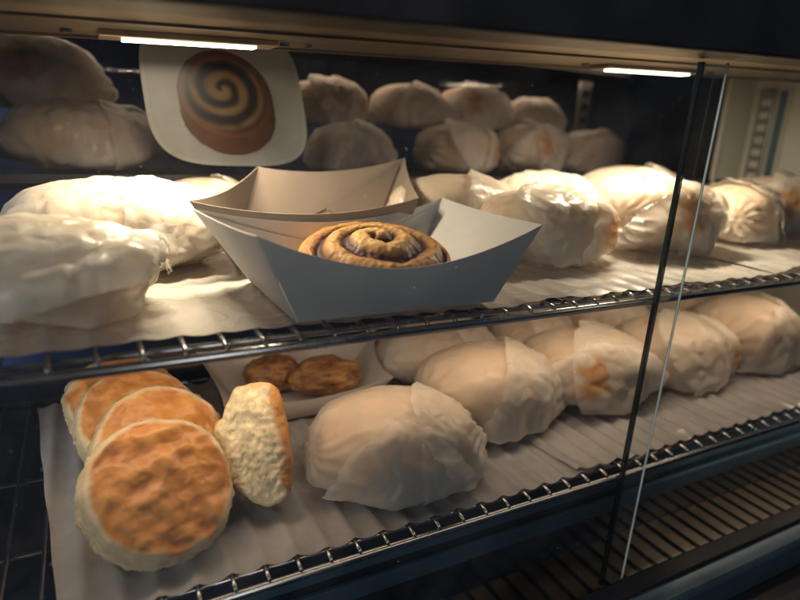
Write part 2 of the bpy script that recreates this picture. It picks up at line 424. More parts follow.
GU = 'wrapped sandwiches on the upper shelf'; GL = 'wrapped sandwiches on the lower shelf'
UP = ZU + .003; LO = ZL + .003
place_kind('hood', (-.027, .367, UP), .10, 'paper wrapped sandwich with a loose hanging flap at the front left of the upper shelf', GU, .96, sz=.86)
place_kind('long', (.022, .492, UP), -.10, 'long brightly lit paper wrapped sandwich behind the one with the hanging flap', GU, 1.05, sz=1.0)
place_kind('smooth_', (.100, .585, UP), .5, 'white glowing paper wrapped parcel just left of the tan tray at the back', GU, .85, sz=1.0)
place_kind('pinched', (.318, .492, UP), .10, 'paper wrapped sandwich standing right behind the right end of the grey tray', GU, 1.08, sx=1.1, sz=1.05)
place_kind('round', (.372, .428, UP), -.05, 'crumpled paper wrapped sandwich with twisted folds beside the right end of the grey tray', GU, 1.03, sz=.98, sx=1.08)
place_kind('long', (.478, .550, UP), .1, 'brightly lit wrapped sandwich at the back between the two crumpled front ones', GU, 1.0, sz=1.12, sx=1.15)
place_kind('plump', (.534, .428, UP), .12, 'large wrapped sandwich with yellow cheese patch crossed by the dark glass edge', GU, 1.05, sz=1.02, sx=1.08)
place_kind('smooth_', (.645, .565, UP), -.2, 'wrapped sandwich at the back seen between the two glass edges and the perforated upright', GU, 1.05, sz=1.1, sx=1.25)
place_kind('round', (.690, .445, UP), .55, 'wrapped sandwich showing orange cheese just right of the bright glass edge', GU, 1.0, sz=1.05, sx=1.15)
place_kind('plump', (.815, .470, UP), -.35, 'wrapped sandwich cut by the right edge of the photo on the upper shelf', GU, 1.05, sz=1.05, sx=1.15)

place_kind('smooth_', (.200, .374, LO), -.10, 'large white wrapped sandwich in front, next to the split biscuit', GL, 1.08, sz=.88, sx=1.0)
place_kind('pinched', (.322, .420, LO), .02, 'wrapped sandwich with a pinched right end, second from left in the lower front row', GL, 1.22, sz=.95)
place_kind('plump', (.452, .425, LO), -.15, 'wrapped sandwich in the lower front row just left of the dark glass edge', GL, 1.16, sz=.90, sx=1.1)
place_kind('round', (.590, .430, LO), .0, 'wrapped sandwich in the lower row crossed by both glass edges', GL, 1.16, sz=.95, sx=1.1)
place_kind('smooth_', (.735, .432, LO), .12, 'plump long wrapped sandwich at the far right of the lower shelf', GL, 1.22, sz=1.0)
place_kind('long', (.335, .535, LO), .1, 'wrapped sandwich in the lower back row right of the nugget tray', GL, 1.0)
place_kind('round', (.470, .540, LO), .4, 'wrapped sandwich second in the lower back row, behind the pinched one', GL, .95)
place_kind('smooth_', (.600, .540, LO), -.3, 'smooth wrapped sandwich third in the lower back row, behind the front gap', GL, 1.0)
place_kind('pinched', (.755, .550, LO), .2, 'wrapped sandwich farthest right in the lower back row', GL, 1.0)

# sandwiches on the ledge behind the smoked rear glass
GB = 'blurred sandwiches behind the rear glass'
LB = -.058
B = [('plump', -.035, .735, 0, 1.05, 0, 'dim wrapped sandwich behind the glass at far left, upper of two'),
     ('long', .005, .700, 1, 1.05, 0, 'dim wrapped sandwich behind the glass at far left, lower of two'),
     ('round', .292, .760, 0, .9, 0, 'leftmost upper dim sandwich behind the glass right of the pictured roll'),
     ('pinched', .420, .760, 0, .95, 0, 'dim upper sandwich behind the glass, second from the pictured roll'),
     ('plump', .535, .765, 0, .95, 0, 'dim upper sandwich behind the glass, third from the pictured roll'),
     ('long', .655, .770, 0, .9, 0, 'rightmost upper dim sandwich behind the rear glass'),
     ('smooth_', .300, .715, 1, .85, 0, 'leftmost lower dim sandwich behind the glass right of the pictured roll'),
     ('round', .455, .715, 1, 1.0, 0, 'dim lower sandwich behind the glass above the upright end of the grey tray'),
     ('plump', .590, .720, 1, 1.0, 0, 'dim lower sandwich behind the glass, second from the right'),
     ('smooth_', .715, .720, 1, .95, 0, 'rightmost lower dim sandwich behind the rear glass')]
for k, x, y, low, s, rz, lab in B:
    place_kind(k, (x, y + (0 if low else .03), LB + (.001 if low else .055)), rz + rng.uniform(-.4, .4), lab, GB, s, sz=1.05)

# ------------------------------------------------------------------ biscuits
def biscuit_mesh(seed, R=.041, T=.026, nr=44, na=150):
    r_ = np.random.default_rng(seed)
    V = []; C = []; F = []
    CR1, CR2, PALE = np.array((.66, .29, .07)), np.array((.40, .15, .035)), np.array((.72, .58, .36))
    ang = np.linspace(0, 2 * PI, na, endpoint=False)
    out = np.array([1 + .085 * mnoise.noise(Vector((math.cos(t) * 1.3 + seed, math.sin(t) * 1.3, seed))) +
                    0.020 * mnoise.noise(Vector((math.cos(t) * 5 + seed, math.sin(t) * 5, 2.2))) for t in ang])
    prof = []   # radial fraction, height fraction, zone (0 top .. 1 side .. 2 base)
    for i in range(nr): prof.append(((i / (nr - 1)) ** .8 * .90, 1.0, 0))
    for i in range(1, 8):
        q = i / 8 * PI / 2; prof.append((.90 + .085 * math.sin(q), 1 - .17 * (1 - math.cos(q)), .4))
    for i in range(1, 15): prof.append((1.0, .83 - .73 * i / 14, 1))
    for i in range(1, 8): prof.append((.98 - .98 * i / 8, .02 + .06 * max(0, 1 - i * .6), 2))
    n = len(prof)
    for j, (rf, hf, z) in enumerate(prof):
        for k, t in enumerate(ang):
            ct, st = math.cos(t), math.sin(t); rr = R * rf * out[k]
            p = Vector((ct * rr, st * rr, T * hf))
            if z < .5:
                q = Vector((p.x * 50 + seed * 3, p.y * 54, seed))
                big = mnoise.noise(q); mid = mnoise.noise(q * 2.3); fine = mnoise.noise(q * 6)
                edge = 1 - smooth(np.array(rf), .82, .97)
                p.z += float(edge) * (.0036 * big + .0022 * mid + .0004 * fine) + .0015 * (1 - rf ** 2)
                m = .58 + .85 * big + .5 * mid + .12 * fine
                m = min(1, max(0, m))
                c = CR2 * (1 - m) + CR1 * m
                lit = max(0, min(1, (mid + .45 * big - .25) * 2.2)); c = c * (1 - .28 * lit) + np.array((.72, .40, .13)) * .28 * lit
                e = float(smooth(np.array(rf + .09 * big + .05 * mid + .02 * fine), .86, .965))
                c = c * (1 - e) + PALE * e
            elif z < 1.5:
                lay = math.sin(hf * 26 + 2.5 * mnoise.noise(Vector((ct * 2, st * 2, hf * 3 + seed)))) 
                nn = mnoise.noise(Vector((ct * 9, st * 9, hf * 14 + seed))); n3 = mnoise.noise(Vector((ct * 22, st * 22, hf * 24 + seed)))
                k2 = 1 + .022 * lay + .045 * nn + .022 * n3 - .05 * (hf < .2) * 0
                p.x *= k2; p.y *= k2
                c = PALE * (1 + .10 * nn + .04 * n3)
                br = max(0, min(1, 1.2 - hf * 6)); c = c * (1 - br * .5) + np.array((.58, .30, .10)) * br * .5
            else:
                c = np.array((.50, .24, .075))
            V.append(p[:]); C.append(np.clip(c, 0, 1))
    for j in range(n - 1):
        for k in range(na):
            F.append((j * na + k, (j + 1) * na + k, (j + 1) * na + (k + 1) % na, j * na + (k + 1) % na))
    F.append(tuple((n - 1) * na + k for k in range(na))[::-1])
    return np.array(V), F, np.array(C)

def set_axis(o, base, normal, spin=0.0):
    """place a mesh whose local z is the thing's face normal"""
    n = Vector(normal).normalized(); up = Vector((0, 0, 1)); xa = up.cross(n).normalized(); ya = n.cross(xa)
    Rm = Matrix((xa, ya, n)).transposed() @ Matrix.Rotation(spin, 3, 'Z')
    o.matrix_world = Matrix.Translation(Vector((base[0], base[1], base[2] + OZ))) @ Rm.to_4x4()

BN = 'biscuits leaning in a row on the lower shelf'
labs = ['round golden brown biscuit facing the glass at the front of the leaning row',
        'second biscuit of the leaning row, its brown top half hidden by the front one',
        'third biscuit of the leaning row, pale flaky side showing',
        'rearmost biscuit of the leaning row under the upper shelf bar']
spec = [((.0255, .362, ZL + .037), (.15, -.68, .72), .2, 1.12), ((.031, .406, ZL + .0410), (.10, -.70, .70), 1.9, 1.08),
        ((.020, .448, ZL + .0420), (.06, -.68, .73), 3.1, 1.06), ((.012, .488, ZL + .0410), (.03, -.64, .77), 4.4, 1.02)]
for i, (b_, n_, sp, s) in enumerate(spec):
    V, F, C = biscuit_mesh(3 + i * 5)
    V[:, 2] -= .013
    o = mesh_obj('biscuit', V, F, M['biscuit'], attrs=dict(col=C))
    tag(o, labs[i], 'biscuit', BN)
    set_axis(o, b_, n_, sp); o.scale = (s, s, s)

def split_biscuit():
    """half biscuit stood on edge: rough crumb face to the glass, brown crust on the outer side"""
    V, F, C = biscuit_mesh(41, R=.041, T=.030)
    V = V.copy(); C = C.copy()
    # flatten one side into a torn crumb face
    cut = -.004
    m = V[:, 1] < cut
    for i in np.where(m)[0]:
        p = V[i]; nn = mnoise.noise(Vector((p[0] * 90, p[2] * 90, 5))); n2 = mnoise.noise(Vector((p[0] * 260, p[2] * 260, 9))); n3 = mnoise.noise(Vector((p[0] * 620, p[2] * 620, 3)))
        d = p[1] - cut
        V[i, 1] = cut + d * .03 + .0030 * nn + .0022 * n2 + .0009 * n3
        w = min(1, -d / .004)
        cc = np.array((.80, .64, .37)) * (.92 + .35 * n2 + .25 * n3 + .15 * nn)
        C[i] = C[i] * (1 - w) + np.clip(cc, 0, 1) * w
    return V, F, C
def crumb_half():
    # block with an irregular outline: width along x, depth along y (thickness), length along z
    nx, nz = 56, 90; V = []; C = []; F = []
    W, H, D = .049, .086, .032
    for side in (0, 1):
        for j in range(nz + 1):
            for i in range(nx + 1):
                u = i / nx * 2 - 1; v = j / nz * 2 - 1
                k = (abs(u) ** 3 + abs(v) ** 3) ** (1 / 3); m_ = max(abs(u), abs(v))
                s_ = m_ / k if k > 0 else 1
                x = u * s_ * W * .5 * (1.0 + .16 * v - .10 * v * v); z = v * s_ * H * .5
                z -= .010 * smooth(np.array(-u), .1, 1.0) * max(0, v) ** 2; x += .004 * v * v
                nn = mnoise.noise(Vector((x * 85, z * 85, side * 7 + .3))); n2 = mnoise.noise(Vector((x * 240, z * 240, side * 7 + 4))); n3 = mnoise.noise(Vector((x * 600, z * 600, 8)))
                bul = (1 - m_ ** 3)
                if side == 0: y = -D * .5 * (.55 + .45 * bul ** .5) + .0019 * nn + .0010 * n2 + .0005 * n3
                else: y = D * .5 * (.35 + .65 * bul ** .5) + .001 * nn
                x += .0009 * mnoise.noise(Vector((z * 90, 3, side * 0.0))) ; z += .0022 * mnoise.noise(Vector((x * 120, 8, 0)))
                c = np.array((.86, .71, .44)) * (1.0 + .28 * n2 + .18 * n3 + .25 * nn)
                rim = float(smooth(np.array(u + .12 * nn), .60, .92))
                crust = np.array((.52, .24, .07)) * (1 + .4 * nn)
                c = c * (1 - rim) + crust * rim
                l = float(smooth(np.array(-u + .1 * nn), .86, .97)); c = c * (1 - l) + np.array((.56, .32, .11)) * l
                tp = float(smooth(np.array(v + .1 * nn), .90, .98)); c = c * (1 - .6 * tp) + np.array((.60, .34, .12)) * .6 * tp
                if side == 1: c = crust
                V.append((x, y, z)); C.append(np.clip(c, 0, 1))
    n = (nx + 1) * (nz + 1)
    for side in (0, 1):
        for j in range(nz):
            for i in range(nx):
                a = side * n + j * (nx + 1) + i; q = (a, a + 1, a + nx + 2, a + nx + 1)
                F.append(q if side == 0 else q[::-1])
    ring = [i for i in range(nx + 1)] + [j * (nx + 1) + nx for j in range(1, nz + 1)] + [nz * (nx + 1) + i for i in range(nx - 1, -1, -1)] + [j * (nx + 1) for j in range(nz - 1, 0, -1)]
    for k in range(len(ring)):
        a, b = ring[k], ring[(k + 1) % len(ring)]; F.append((b, a, a + n, b + n))
    return np.array(V), F, np.array(C)
V, F, C = crumb_half()
o = mesh_obj('split_biscuit', V, F, M['crumb'], attrs=dict(col=C))
tag(o, 'split biscuit half on its edge, pale torn crumb face showing, right of the biscuit row', 'biscuit')
o.location = (.092, .380, ZL + .045 + OZ); o.rotation_euler = (math.radians(-30), math.radians(-14), math.radians(-16))

# ------------------------------------------------------------------ paper trays
def tray(name, bot, top, dips, mats, loc, label, th=.0007, n=22, m=10):
    """paperboard boat: bottom and top corners (NL, NR, FR, FL), each wall sags along its rim"""
    t = empty(name, loc); tag(t, label, 'paper tray')
    L0 = np.array(loc)
    bot = [np.array(p, float) - L0 for p in bot]; top = [np.array(p, float) - L0 for p in top]
    names = ['front_wall', 'end_wall', 'back_wall', 'end_wall']
    def solid(Vs, rows, cols, nm, mt):
        Vs = np.array(Vs).reshape(rows, cols, 3)
        du = np.gradient(Vs, axis=1); dv = np.gradient(Vs, axis=0); nn = np.cross(du, dv); nn /= np.linalg.norm(nn, axis=2)[..., None] + 1e-12
        A = (Vs + nn * th / 2).reshape(-1, 3); Bq = (Vs - nn * th / 2).reshape(-1, 3); N_ = rows * cols; Fq = []
        for r in range(rows - 1):
            for c in range(cols - 1):
                a = r * cols + c; q = (a, a + 1, a + cols + 1, a + cols); Fq.append(q); Fq.append(tuple(i + N_ for i in q[::-1]))
        ring = [c for c in range(cols)] + [r * cols + cols - 1 for r in range(1, rows)] + [(rows - 1) * cols + c for c in range(cols - 2, -1, -1)] + [r * cols for r in range(rows - 2, 0, -1)]
        for k in range(len(ring)):
            a, b = ring[k], ring[(k + 1) % len(ring)]; Fq.append((b, a, a + N_, b + N_))
        o = mesh_obj(nm, np.vstack([A, Bq]), Fq, mt, t)
        md = o.modifiers.new('edges', 'EDGE_SPLIT'); md.split_angle = math.radians(50)
        return o
    for w in range(4):
        a, b = w, (w + 1) % 4; Vs = []
        for r in range(m):
            for c in range(n):
                s = c / (n - 1); h = r / (m - 1)
                P0 = bot[a] * (1 - s) + bot[b] * s; P1 = top[a] * (1 - s) + top[b] * s
                dip = dips[w] * (4 * s * (1 - s)) ** .9
                P = P0 + (P1 - P0) * (h * (1 - dip))
                # slight outward bow of the board
                bow = .0022 * math.sin(PI * s) * math.sin(PI * h)
                nrm = np.cross(bot[b] - bot[a], top[a] - bot[a]); nrm /= np.linalg.norm(nrm)
                Vs.append(P + nrm * bow + nrm * .0004)
        solid(Vs, m, n, names[w], mats)
    Vs = []
    for r in range(m):
        for c in range(n):
            s = c / (n - 1); h = r / (m - 1)
            Vs.append((bot[0] * (1 - s) + bot[1] * s) * (1 - h) + (bot[3] * (1 - s) + bot[2] * s) * h)
    solid(Vs, m, n, 'tray_base', mats)
    # folded corner tabs glued inside the back wall
    cen = sum(bot) / 4
    for s0, s1 in ((.02, .44), (.98, .46)):
        Vs = []
        for r in range(8):
            for c in range(8):
                q = c / 7; s_ = s0 + (s1 - s0) * q; h = .5 + (r / 7 - .5) * .86 * (1 - .97 * q)
                P0 = bot[2] * (1 - s_) + bot[3] * s_; P1 = top[2] * (1 - s_) + top[3] * s_
                h2 = h * (1 - dips[2] * (4 * s_ * (1 - s_)) ** .9)
                P = P0 + (P1 - P0) * h2; nrm = np.cross(bot[3] - bot[2], top[2] - bot[2]); nrm /= np.linalg.norm(nrm)
                sg_ = 1 if np.dot(nrm, cen - P0) > 0 else -1
                Vs.append(P + nrm * (.0022 * math.sin(PI * s_) * math.sin(PI * h) + .0004) + nrm * sg_ * .0013)
        solid(Vs, 8, 8, 'corner_tab', mats)
    return t

zb = ZU + .0036
tray('paper_tray', [(.1015, .3115, zb), (.238, .310, zb), (.240, .418, zb), (.099, .412, zb)],
     [(.0775, .306, -.0585), (.270, .306, -.0585), (.277, .446, -.058), (.062, .412, -.0585)], [.46, .03, .28, .04], M['tray_grey'],
     (.17, .36, zb), 'grey paperboard tray holding the cinnamon roll at the front of the upper shelf')
tray('paper_tray', [(.098, .450, zb), (.235, .450, zb), (.242, .515, zb), (.112, .515, zb)],
     [(.0635, .432, -.0565), (.245, .432, -.056), (.282, .530, -.0295), (.137, .530, -.0400)], [.22, .05, .11, .10], M['tray_tan'],
     (.17, .49, zb), 'tan paperboard tray with tall back wall standing behind the grey tray')
zb = ZL + .0048
tray('paper_tray', [(.118, .482, zb), (.222, .482, zb), (.228, .545, zb), (.112, .545, zb)],
     [(.088, .468, ZL + .036), (.250, .470, ZL + .036), (.282, .580, ZL + .044), (.085, .585, ZL + .042)], [.34, .2, .2, .2], M['tray_white'],
     (.17, .51, zb), 'white paperboard tray with two brown nuggets on the lower shelf behind the biscuits')

# nuggets
def nugget(seed, size, loc, rot, label):
    bm = bmesh.new(); bmesh.ops.create_icosphere(bm, subdivisions=5, radius=1)
    V = np.array([v.co[:] for v in bm.verts]); F = [[v.index for v in f.verts] for f in bm.faces]; bm.free()
    n1 = vnoise(V, 1.6, seed); n2 = vnoise(V, 5, seed + 2); n3 = vnoise(V, 13, seed + 5)
    m = np.clip(.5 + .7 * n1 + .6 * n2 + .5 * n3, 0, 1)[:, None]
    C = np.array((.20, .075, .02)) * (1 - m) + np.array((.52, .25, .075)) * m
    P = V * (1 + .16 * n1 + .08 * n2 + .035 * n3)[:, None] * np.array(size)
    o = mesh_obj('fried_nugget', P, F, M['nugget'], attrs=dict(col=C))
    o.location = (loc[0], loc[1], loc[2] + OZ); o.rotation_euler = rot
    tag(o, label, 'nugget', 'fried nuggets in the white tray')
nugget(2, (.030, .022, .017), (.149, .535, ZL + .030), (0, .1, .3), 'left and rear brown fried nugget in the white paper tray')
nugget(7, (.036, .024, .018), (.196, .512, ZL + .029), (0, .05, -.1), 'right and front brown fried nugget in the white paper tray')

# ------------------------------------------------------------------ cinnamon roll
def cinnamon(R=.0525, Hh=.036, na=260, nr=120):
    V = []; C = []; F = []
    D1, D2, FILL = np.array((.64, .42, .16)), np.array((.40, .19, .052)), np.array((.045, .010, .011))
    pitch = .36
    for j in range(nr + 1):
        f = j / nr
        for k in range(na):
            t = 2 * PI * k / na; ct, st = math.cos(t), math.sin(t)
            if f <= .72:
                q = f / .72; r = q * .93
                wob = .05 * mnoise.noise(Vector((ct * 1.2, st * 1.2, q * 2)))
                ph = ((r + wob) / pitch - t / (2 * PI)) % 1.0
                groove = math.exp(-((min(ph, 1 - ph)) / (.15 + .09 * q * (1 - .6 * ct))) ** 2)
                ridge = math.cos((ph - .5) * 2 * PI) * .5 + .5
                cone = 1.04 - .34 * q ** 1.4
                nn = mnoise.noise(Vector((ct * r * 6, st * r * 6, 1))); n2 = mnoise.noise(Vector((ct * r * 16, st * r * 16, 4)))
                z = Hh * (cone + .05 * ridge - .07 * groove + .03 * nn + .02 * n2) - .001 * (q > .95)
                D1q = D1 * (1 - q ** 1.5) + np.array((.34, .14, .04)) * q ** 1.5; c = D2 * (1 - ridge) + D1q * ridge; c = c * (1 + .25 * nn)
                stain = max(0, min(1, (nn * .9 - .05 + n2 * .3) * 1.4)) * float(smooth(np.array(q), .35, .6)) * (.4 + .6 * max(0, -ct * .7 + st * .7))
                c = c * (1 - .55 * stain) + np.array((.24, .07, .025)) * .55 * stain
                g = min(1, groove * 1.35); c = c * (1 - g) + FILL * g
                x, y = r * R * ct, r * R * st
            else:
                q = (f - .72) / .28
                bul = math.sin(PI * min(1, q * 1.05)) ** .6
                nn = mnoise.noise(Vector((ct * 3, st * 3, q * 4 + 7))); n2 = mnoise.noise(Vector((ct * 14, st * 14, q * 6 + 2)))
                r = .93 + .10 * bul + .02 * nn
                z = Hh * (.70 * (1 - q)) + .0008
                st_ = math.sin(q * 9 + 3 * nn + t * 1.0)
                c = np.array((.56, .26, .065)) * (1 + .2 * nn + .12 * st_)
                tq = max(0, 1 - q * 3); c = c * (1 - .5 * tq) + np.array((.26, .085, .03)) * .5 * tq
                x, y = r * R * ct, r * R * st
            V.append((x, y, z)); C.append(np.clip(c, 0, 1))
    for j in range(nr):
        for k in range(na):
            a = j * na + k; b = j * na + (k + 1) % na; F.append((a, a + na, b + na, b))
    F.append(tuple(nr * na + k for k in range(na))[::-1])
    return V, F, C
V, F, C = cinnamon()
o = mesh_obj('cinnamon_roll', V, F, M['roll'], attrs=dict(col=C))
set_axis(o, (.176, .3675, ZU + .0070), (-.06, -.20, .975), 2.4)
tag(o, 'glazed cinnamon roll with dark spiral filling inside the grey paper tray', 'pastry')

# ------------------------------------------------------------------ wire racks
def rack(zs, label, x0, x1):
    t = empty('wire_rack', ((x0 + x1) / 2, .45, zs)); L0 = Vector(((x0 + x1) / 2, .45, zs))
    tag(t, label, 'wire rack', 'wire racks inside the case')
    def P(*a): return [(Vector(p) - L0)[:] for p in a]
    def bar(y, z, r, nm):
        m = MB(); m.rod(P((x0, y, z), (x1, y, z)), r, 14); m.build(nm, M['chrome'], t, smooth=True)
    bar(.2990, zs - .0062, .0030, 'front_bar'); bar(.3125, zs - .0050, .0020, 'cross_bar')
    for y in (.385, .475, .565): bar(y, zs - .0048, .0022, 'cross_bar')
    bar(.615, zs - .0030, .0030, 'back_bar')
    first = None; k = 0; x = x0 + .012
    while x < x1 - .005:
        if first is None:
            m = MB(); m.rod([(0, .613 - .45, -.0015), (0, .3060 - .45, -.0016), (0, .3010 - .45, -.0024), (0, .2992 - .45, -.0040)], .0015, 8)
            first = m.build('wire', M['chrome'], t, smooth=True); w = first
        else:
            w = first.copy(); COL.objects.link(w); w.parent = t
        w.location = (x - L0.x, 0, 0); x += .0205
    return t
rack(ZU, 'upper chrome wire rack under the grey tray and bright sandwiches', -.24, .93)
rack(ZL, 'lower chrome wire rack under the biscuits and dim sandwiches', -.24, .93)

# ------------------------------------------------------------------ liner papers
def liner(x0, x1, y0, y1, z, seed, label, skew=0.0, wav=.004, cr=.0012, nx=120, ny=60, curl=0.0, mt='liner', sg=.0012):
    V = []; F = []
    for j in range(ny + 1):
        for i in range(nx + 1):
            u, v = i / nx, j / ny
            x = x0 + (x1 - x0) * u; fy = y0 + wav * mnoise.noise(Vector((x * 14, seed, 0))) + wav * .5 * mnoise.noise(Vector((x * 45, seed, 3)))
            y = fy + (y1 - fy) * v; xx = x + skew * (1 - v) + .003 * mnoise.noise(Vector((v * 5, seed, u * 2)))
            sag = sg * (abs(math.sin(PI * (xx + .24 - .012) / .0205)) - .2) * -1
            h = cr * mnoise.noise(Vector((xx * 25, y * 25, seed))) + .7 * cr * abs(mnoise.noise(Vector((xx * 55 + y * 30, y * 40, seed + 2))))
            e = max(0, 1 - v * 9); 
            V.append((xx, y, z + max(0, h) + sag + .0009 + curl * e * (mnoise.noise(Vector((x * 22, seed, 6))) + .1)))
    for j in range(ny):
        for i in range(nx):
            a = j * (nx + 1) + i; F.append((a, a + 1, a + nx + 2, a + nx + 1))
    L0 = np.array(((x0 + x1) / 2, (y0 + y1) / 2, z))
    o = mesh_obj('liner_paper', np.array(V) - L0, F, M[mt], loc=L0)
    tag(o, label, 'paper liner', 'paper liners on the racks')
liner(-.235, .110, .3150, .60, ZU + .0003, 3, 'white liner paper under the left sandwiches of the upper shelf', .008, .003, .0010)
liner(.118, .560, .3070, .60, ZU + .0003, 9, 'white liner paper under the trays and middle of the upper shelf', .0, .004, .0014, 160, 60, .003)
liner(.553, .925, .3110, .60, ZU + .0020, 15, 'white liner paper under the right end of the upper shelf', .0, .007, .0016, 130, 60, .004)
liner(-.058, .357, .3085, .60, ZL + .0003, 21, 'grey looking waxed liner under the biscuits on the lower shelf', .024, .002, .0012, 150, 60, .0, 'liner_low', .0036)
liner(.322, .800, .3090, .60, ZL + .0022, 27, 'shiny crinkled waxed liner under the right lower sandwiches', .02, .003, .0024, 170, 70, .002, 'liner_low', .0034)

# ------------------------------------------------------------------ the display case
case = empty('display_case', (.35, .45, -.42)); CL = np.array((.35, .45, -.42))
tag(case, 'dark heated glass display case holding pastries and wrapped sandwiches on two racks', 'display case')
def part(m, name, mt, parent=case, smooth=False):
    V = np.array(m.V) - CL; return mesh_obj(name, V, m.F, mt, parent, smooth=smooth)
def slant(V, k=.040, x0=-.03):
    V = np.array(V); V[:, 2] += k * (V[:, 0] - x0); return V
X0, X1 = -.26, .95
# hood (black) above the glass, canopy metal inside it: both rise slightly to the right
m = MB(); m.box((-.6, .262, .0385), (1.25, .299, .20), .002); m.V = [tuple(v) for v in slant(m.V)]; part(m, 'hood', M['black'])
m = MB(); m.box((X0, .3005, .0480), (X1 - .002, .4925, .0500)); m.box((X0, .4930, .0462), (X1 - .002, .4985, .0500)); m.box((X0, .3010, .0392), (X1 - .002, .3035, .0478)); m.box((X0, .400, .0462), (X1 - .002, .404, .0479))
m.V = [tuple(v) for v in slant(m.V)]; part(m, 'canopy', M['steel'])
m = MB(); m.box((X0, .5005, .10), (X1 + .05, 1.02, .104)); part(m, 'case_top', M['black'])
m = MB(); m.box((X0, .4990, .0475), (X1, .5004, .0998)); m.V = [(v[0], v[1], v[2] + .040 * (v[0] + .03) if v[2] < .06 else v[2]) for v in m.V]; m.V = [tuple(v) for v in m.V]; part(m, 'canopy_back', M['blueblack'])
# light fittings
def fitting(x0, x1, power):
    zc = lambda x: .0415 + .040 * (x + .03)
    def sl(m): m.V = [tuple(v) for v in slant(m.V)]; return m
    m = sl(MB().box((x0 - .014, .447, .0438), (x1 + .014, .474, .0478), .0008)); h = part(m, 'light_fitting', M['lamp_body'])
    m = sl(MB().box((x0, .4545, .0424), (x1, .4665, .0437), .0004)); part(m, 'tube', M['tube'], h)
    for xs in (x0 - .032, x1 + .022, x1 + .040):
        m = sl(MB().rod([(xs, .46, .0479), (xs, .46, .0456)], .0035, 14)); part(m, 'screw', M['chrome'], h)
    L = bpy.data.lights.new('case lamp', 'AREA'); L.shape = 'RECTANGLE'; L.size = x1 - x0; L.size_y = .012; L.energy = power; L.color = (1, .82, .58)
    lo = link(bpy.data.objects.new('case_lamp', L)); lo.location = ((x0 + x1) / 2, .4605, .0418 + .040 * ((x0 + x1) / 2 + .03) + OZ)
    lo.rotation_euler = (0, -math.atan(.040), 0)
fitting(.030, .118, 1.15); fitting(.468, .580, 1.55)
# end walls, deck, riser, base
m = MB(); m.box((X1, .300, -.40), (X1 + .02, .640, .11)); ew = part(m, 'side_panel', M['endwall'])
m = MB(); m.box((X1 - .006, .582, -.40), (X1 - .0005, .607, .083), .001); up = part(m, 'shelf_upright', M['steel_dark'], case)
for i in range(24):
    z = .062 - i * .0185
    m = MB(); m.box((X1 - .0068, .587, z - .0048), (X1 - .0062, .6015, z + .0048), .0002); part(m, 'slot', M['hole'], up)
m = MB(); m.box((X1 - .004, .6075, -.40), (X1 - .0005, .615, .083)); m.box((X1 - .004, .559, -.40), (X1 - .0005, .565, .083)); part(m, 'edge_strip', M['cream'])
m = MB(); m.box((X1 - .005, .566, -.40), (X1 - .0005, .576, .079)); part(m, 'dark_channel', M['bluebar'])
m = MB(); m.box((X0 - .02, .300, -.40), (X0, .640, .11)); part(m, 'side_panel', M['blueblack'])
m = MB(); m.box((X0, .3445, -.392), (X1, 1.02, -.388)); part(m, 'case_floor', M['black'])
m = MB(); m.box((X0, .2870, -.392), (X1, .3440, -.388)); dk = part(m, 'deck', M['deck'])
slat = None; x = X0 + .012
for i in range(58):
    xx = X0 + .012 + i * .0205
    if xx > X1 - .01: break
    if slat is None:
        m = MB(); m.box((-.0016, .2890, -.3878), (.0016, .3435, -.3862)); V = np.array(m.V) - np.array((0, CL[1], CL[2]))
        slat = mesh_obj('slat', V, m.F, M['black'], dk); s = slat
    else:
        s = slat.copy(); COL.objects.link(s); s.parent = dk
    s.location = (xx - CL[0], 0, 0)
m = MB(); m.box((X0, .3445, -.387), (X1, .3520, -.300)); part(m, 'riser', M['blueblack'])
m = MB(); m.box((X0, .3395, -.3520), (X1, .3440, -.3360), .001); part(m, 'trim_bar', M['bluebar'])
m = MB(); m.box((X0, .3400, -.3260), (X1, .3440, -.3130), .001); part(m, 'trim_bar', M['bluebar'])
m = MB(); m.box((-.6, .2660, -.46), (1.25, .2845, -.3720), .002); part(m, 'front_sill', M['black'])
m = MB(); m.box((-.6, .2440, -.46), (1.25, .2650, -.3700), .004); part(m, 'front_trim', M['fronttrim'])
m = MB(); m.box((-.6, .2000, -.62), (1.25, .2430, -.3950), .004); part(m, 'front_panel', M['black'])
# rear glass, ledge and cabinet behind
m = MB(); m.box((X0, .6200, -.40), (.8800, .6240, .0995)); part(m, 'rear_glass', M['rearglass'])
m = MB(); m.box((.8805, .6180, -.40), (X1 - .0005, .6250, .0995)); m.box((.8805, .6150, -.40), (.8860, .6178, .0995)); part(m, 'corner_panel', M['endwall'])
m = MB(); m.box((X0, .6175, -.0640), (X1 - .001, .6198, -.0560)); m.box((X0, .6245, -.0700), (X1 + .02, 1.0, -.0585)); part(m, 'rear_ledge', M['ledge'])
m = MB(); m.box((X0 - .02, 1.0, -.42), (X1 + .06, 1.02, .10)); m.box((X1 + .021, .641, -.42), (X1 + .041, 1.0, .10)); part(m, 'rear_cabinet', M['rearwall'])
m = MB(); m.rod([(.762, .83, -.058), (.80, .83, .10)], .001); m.box((.775, .82, -.058), (.80, .826, .10)); pu = part(m, 'reflected_upright', M['steel_dark'])  # solid piece standing for the upright's reflection in the rear glass
for i in range(6):
    z = .07 - i * .022; m = MB(); m.box((.781, .8185, z - .005), (.794, .8195, z + .005)); part(m, 'slot', M['black'], pu)

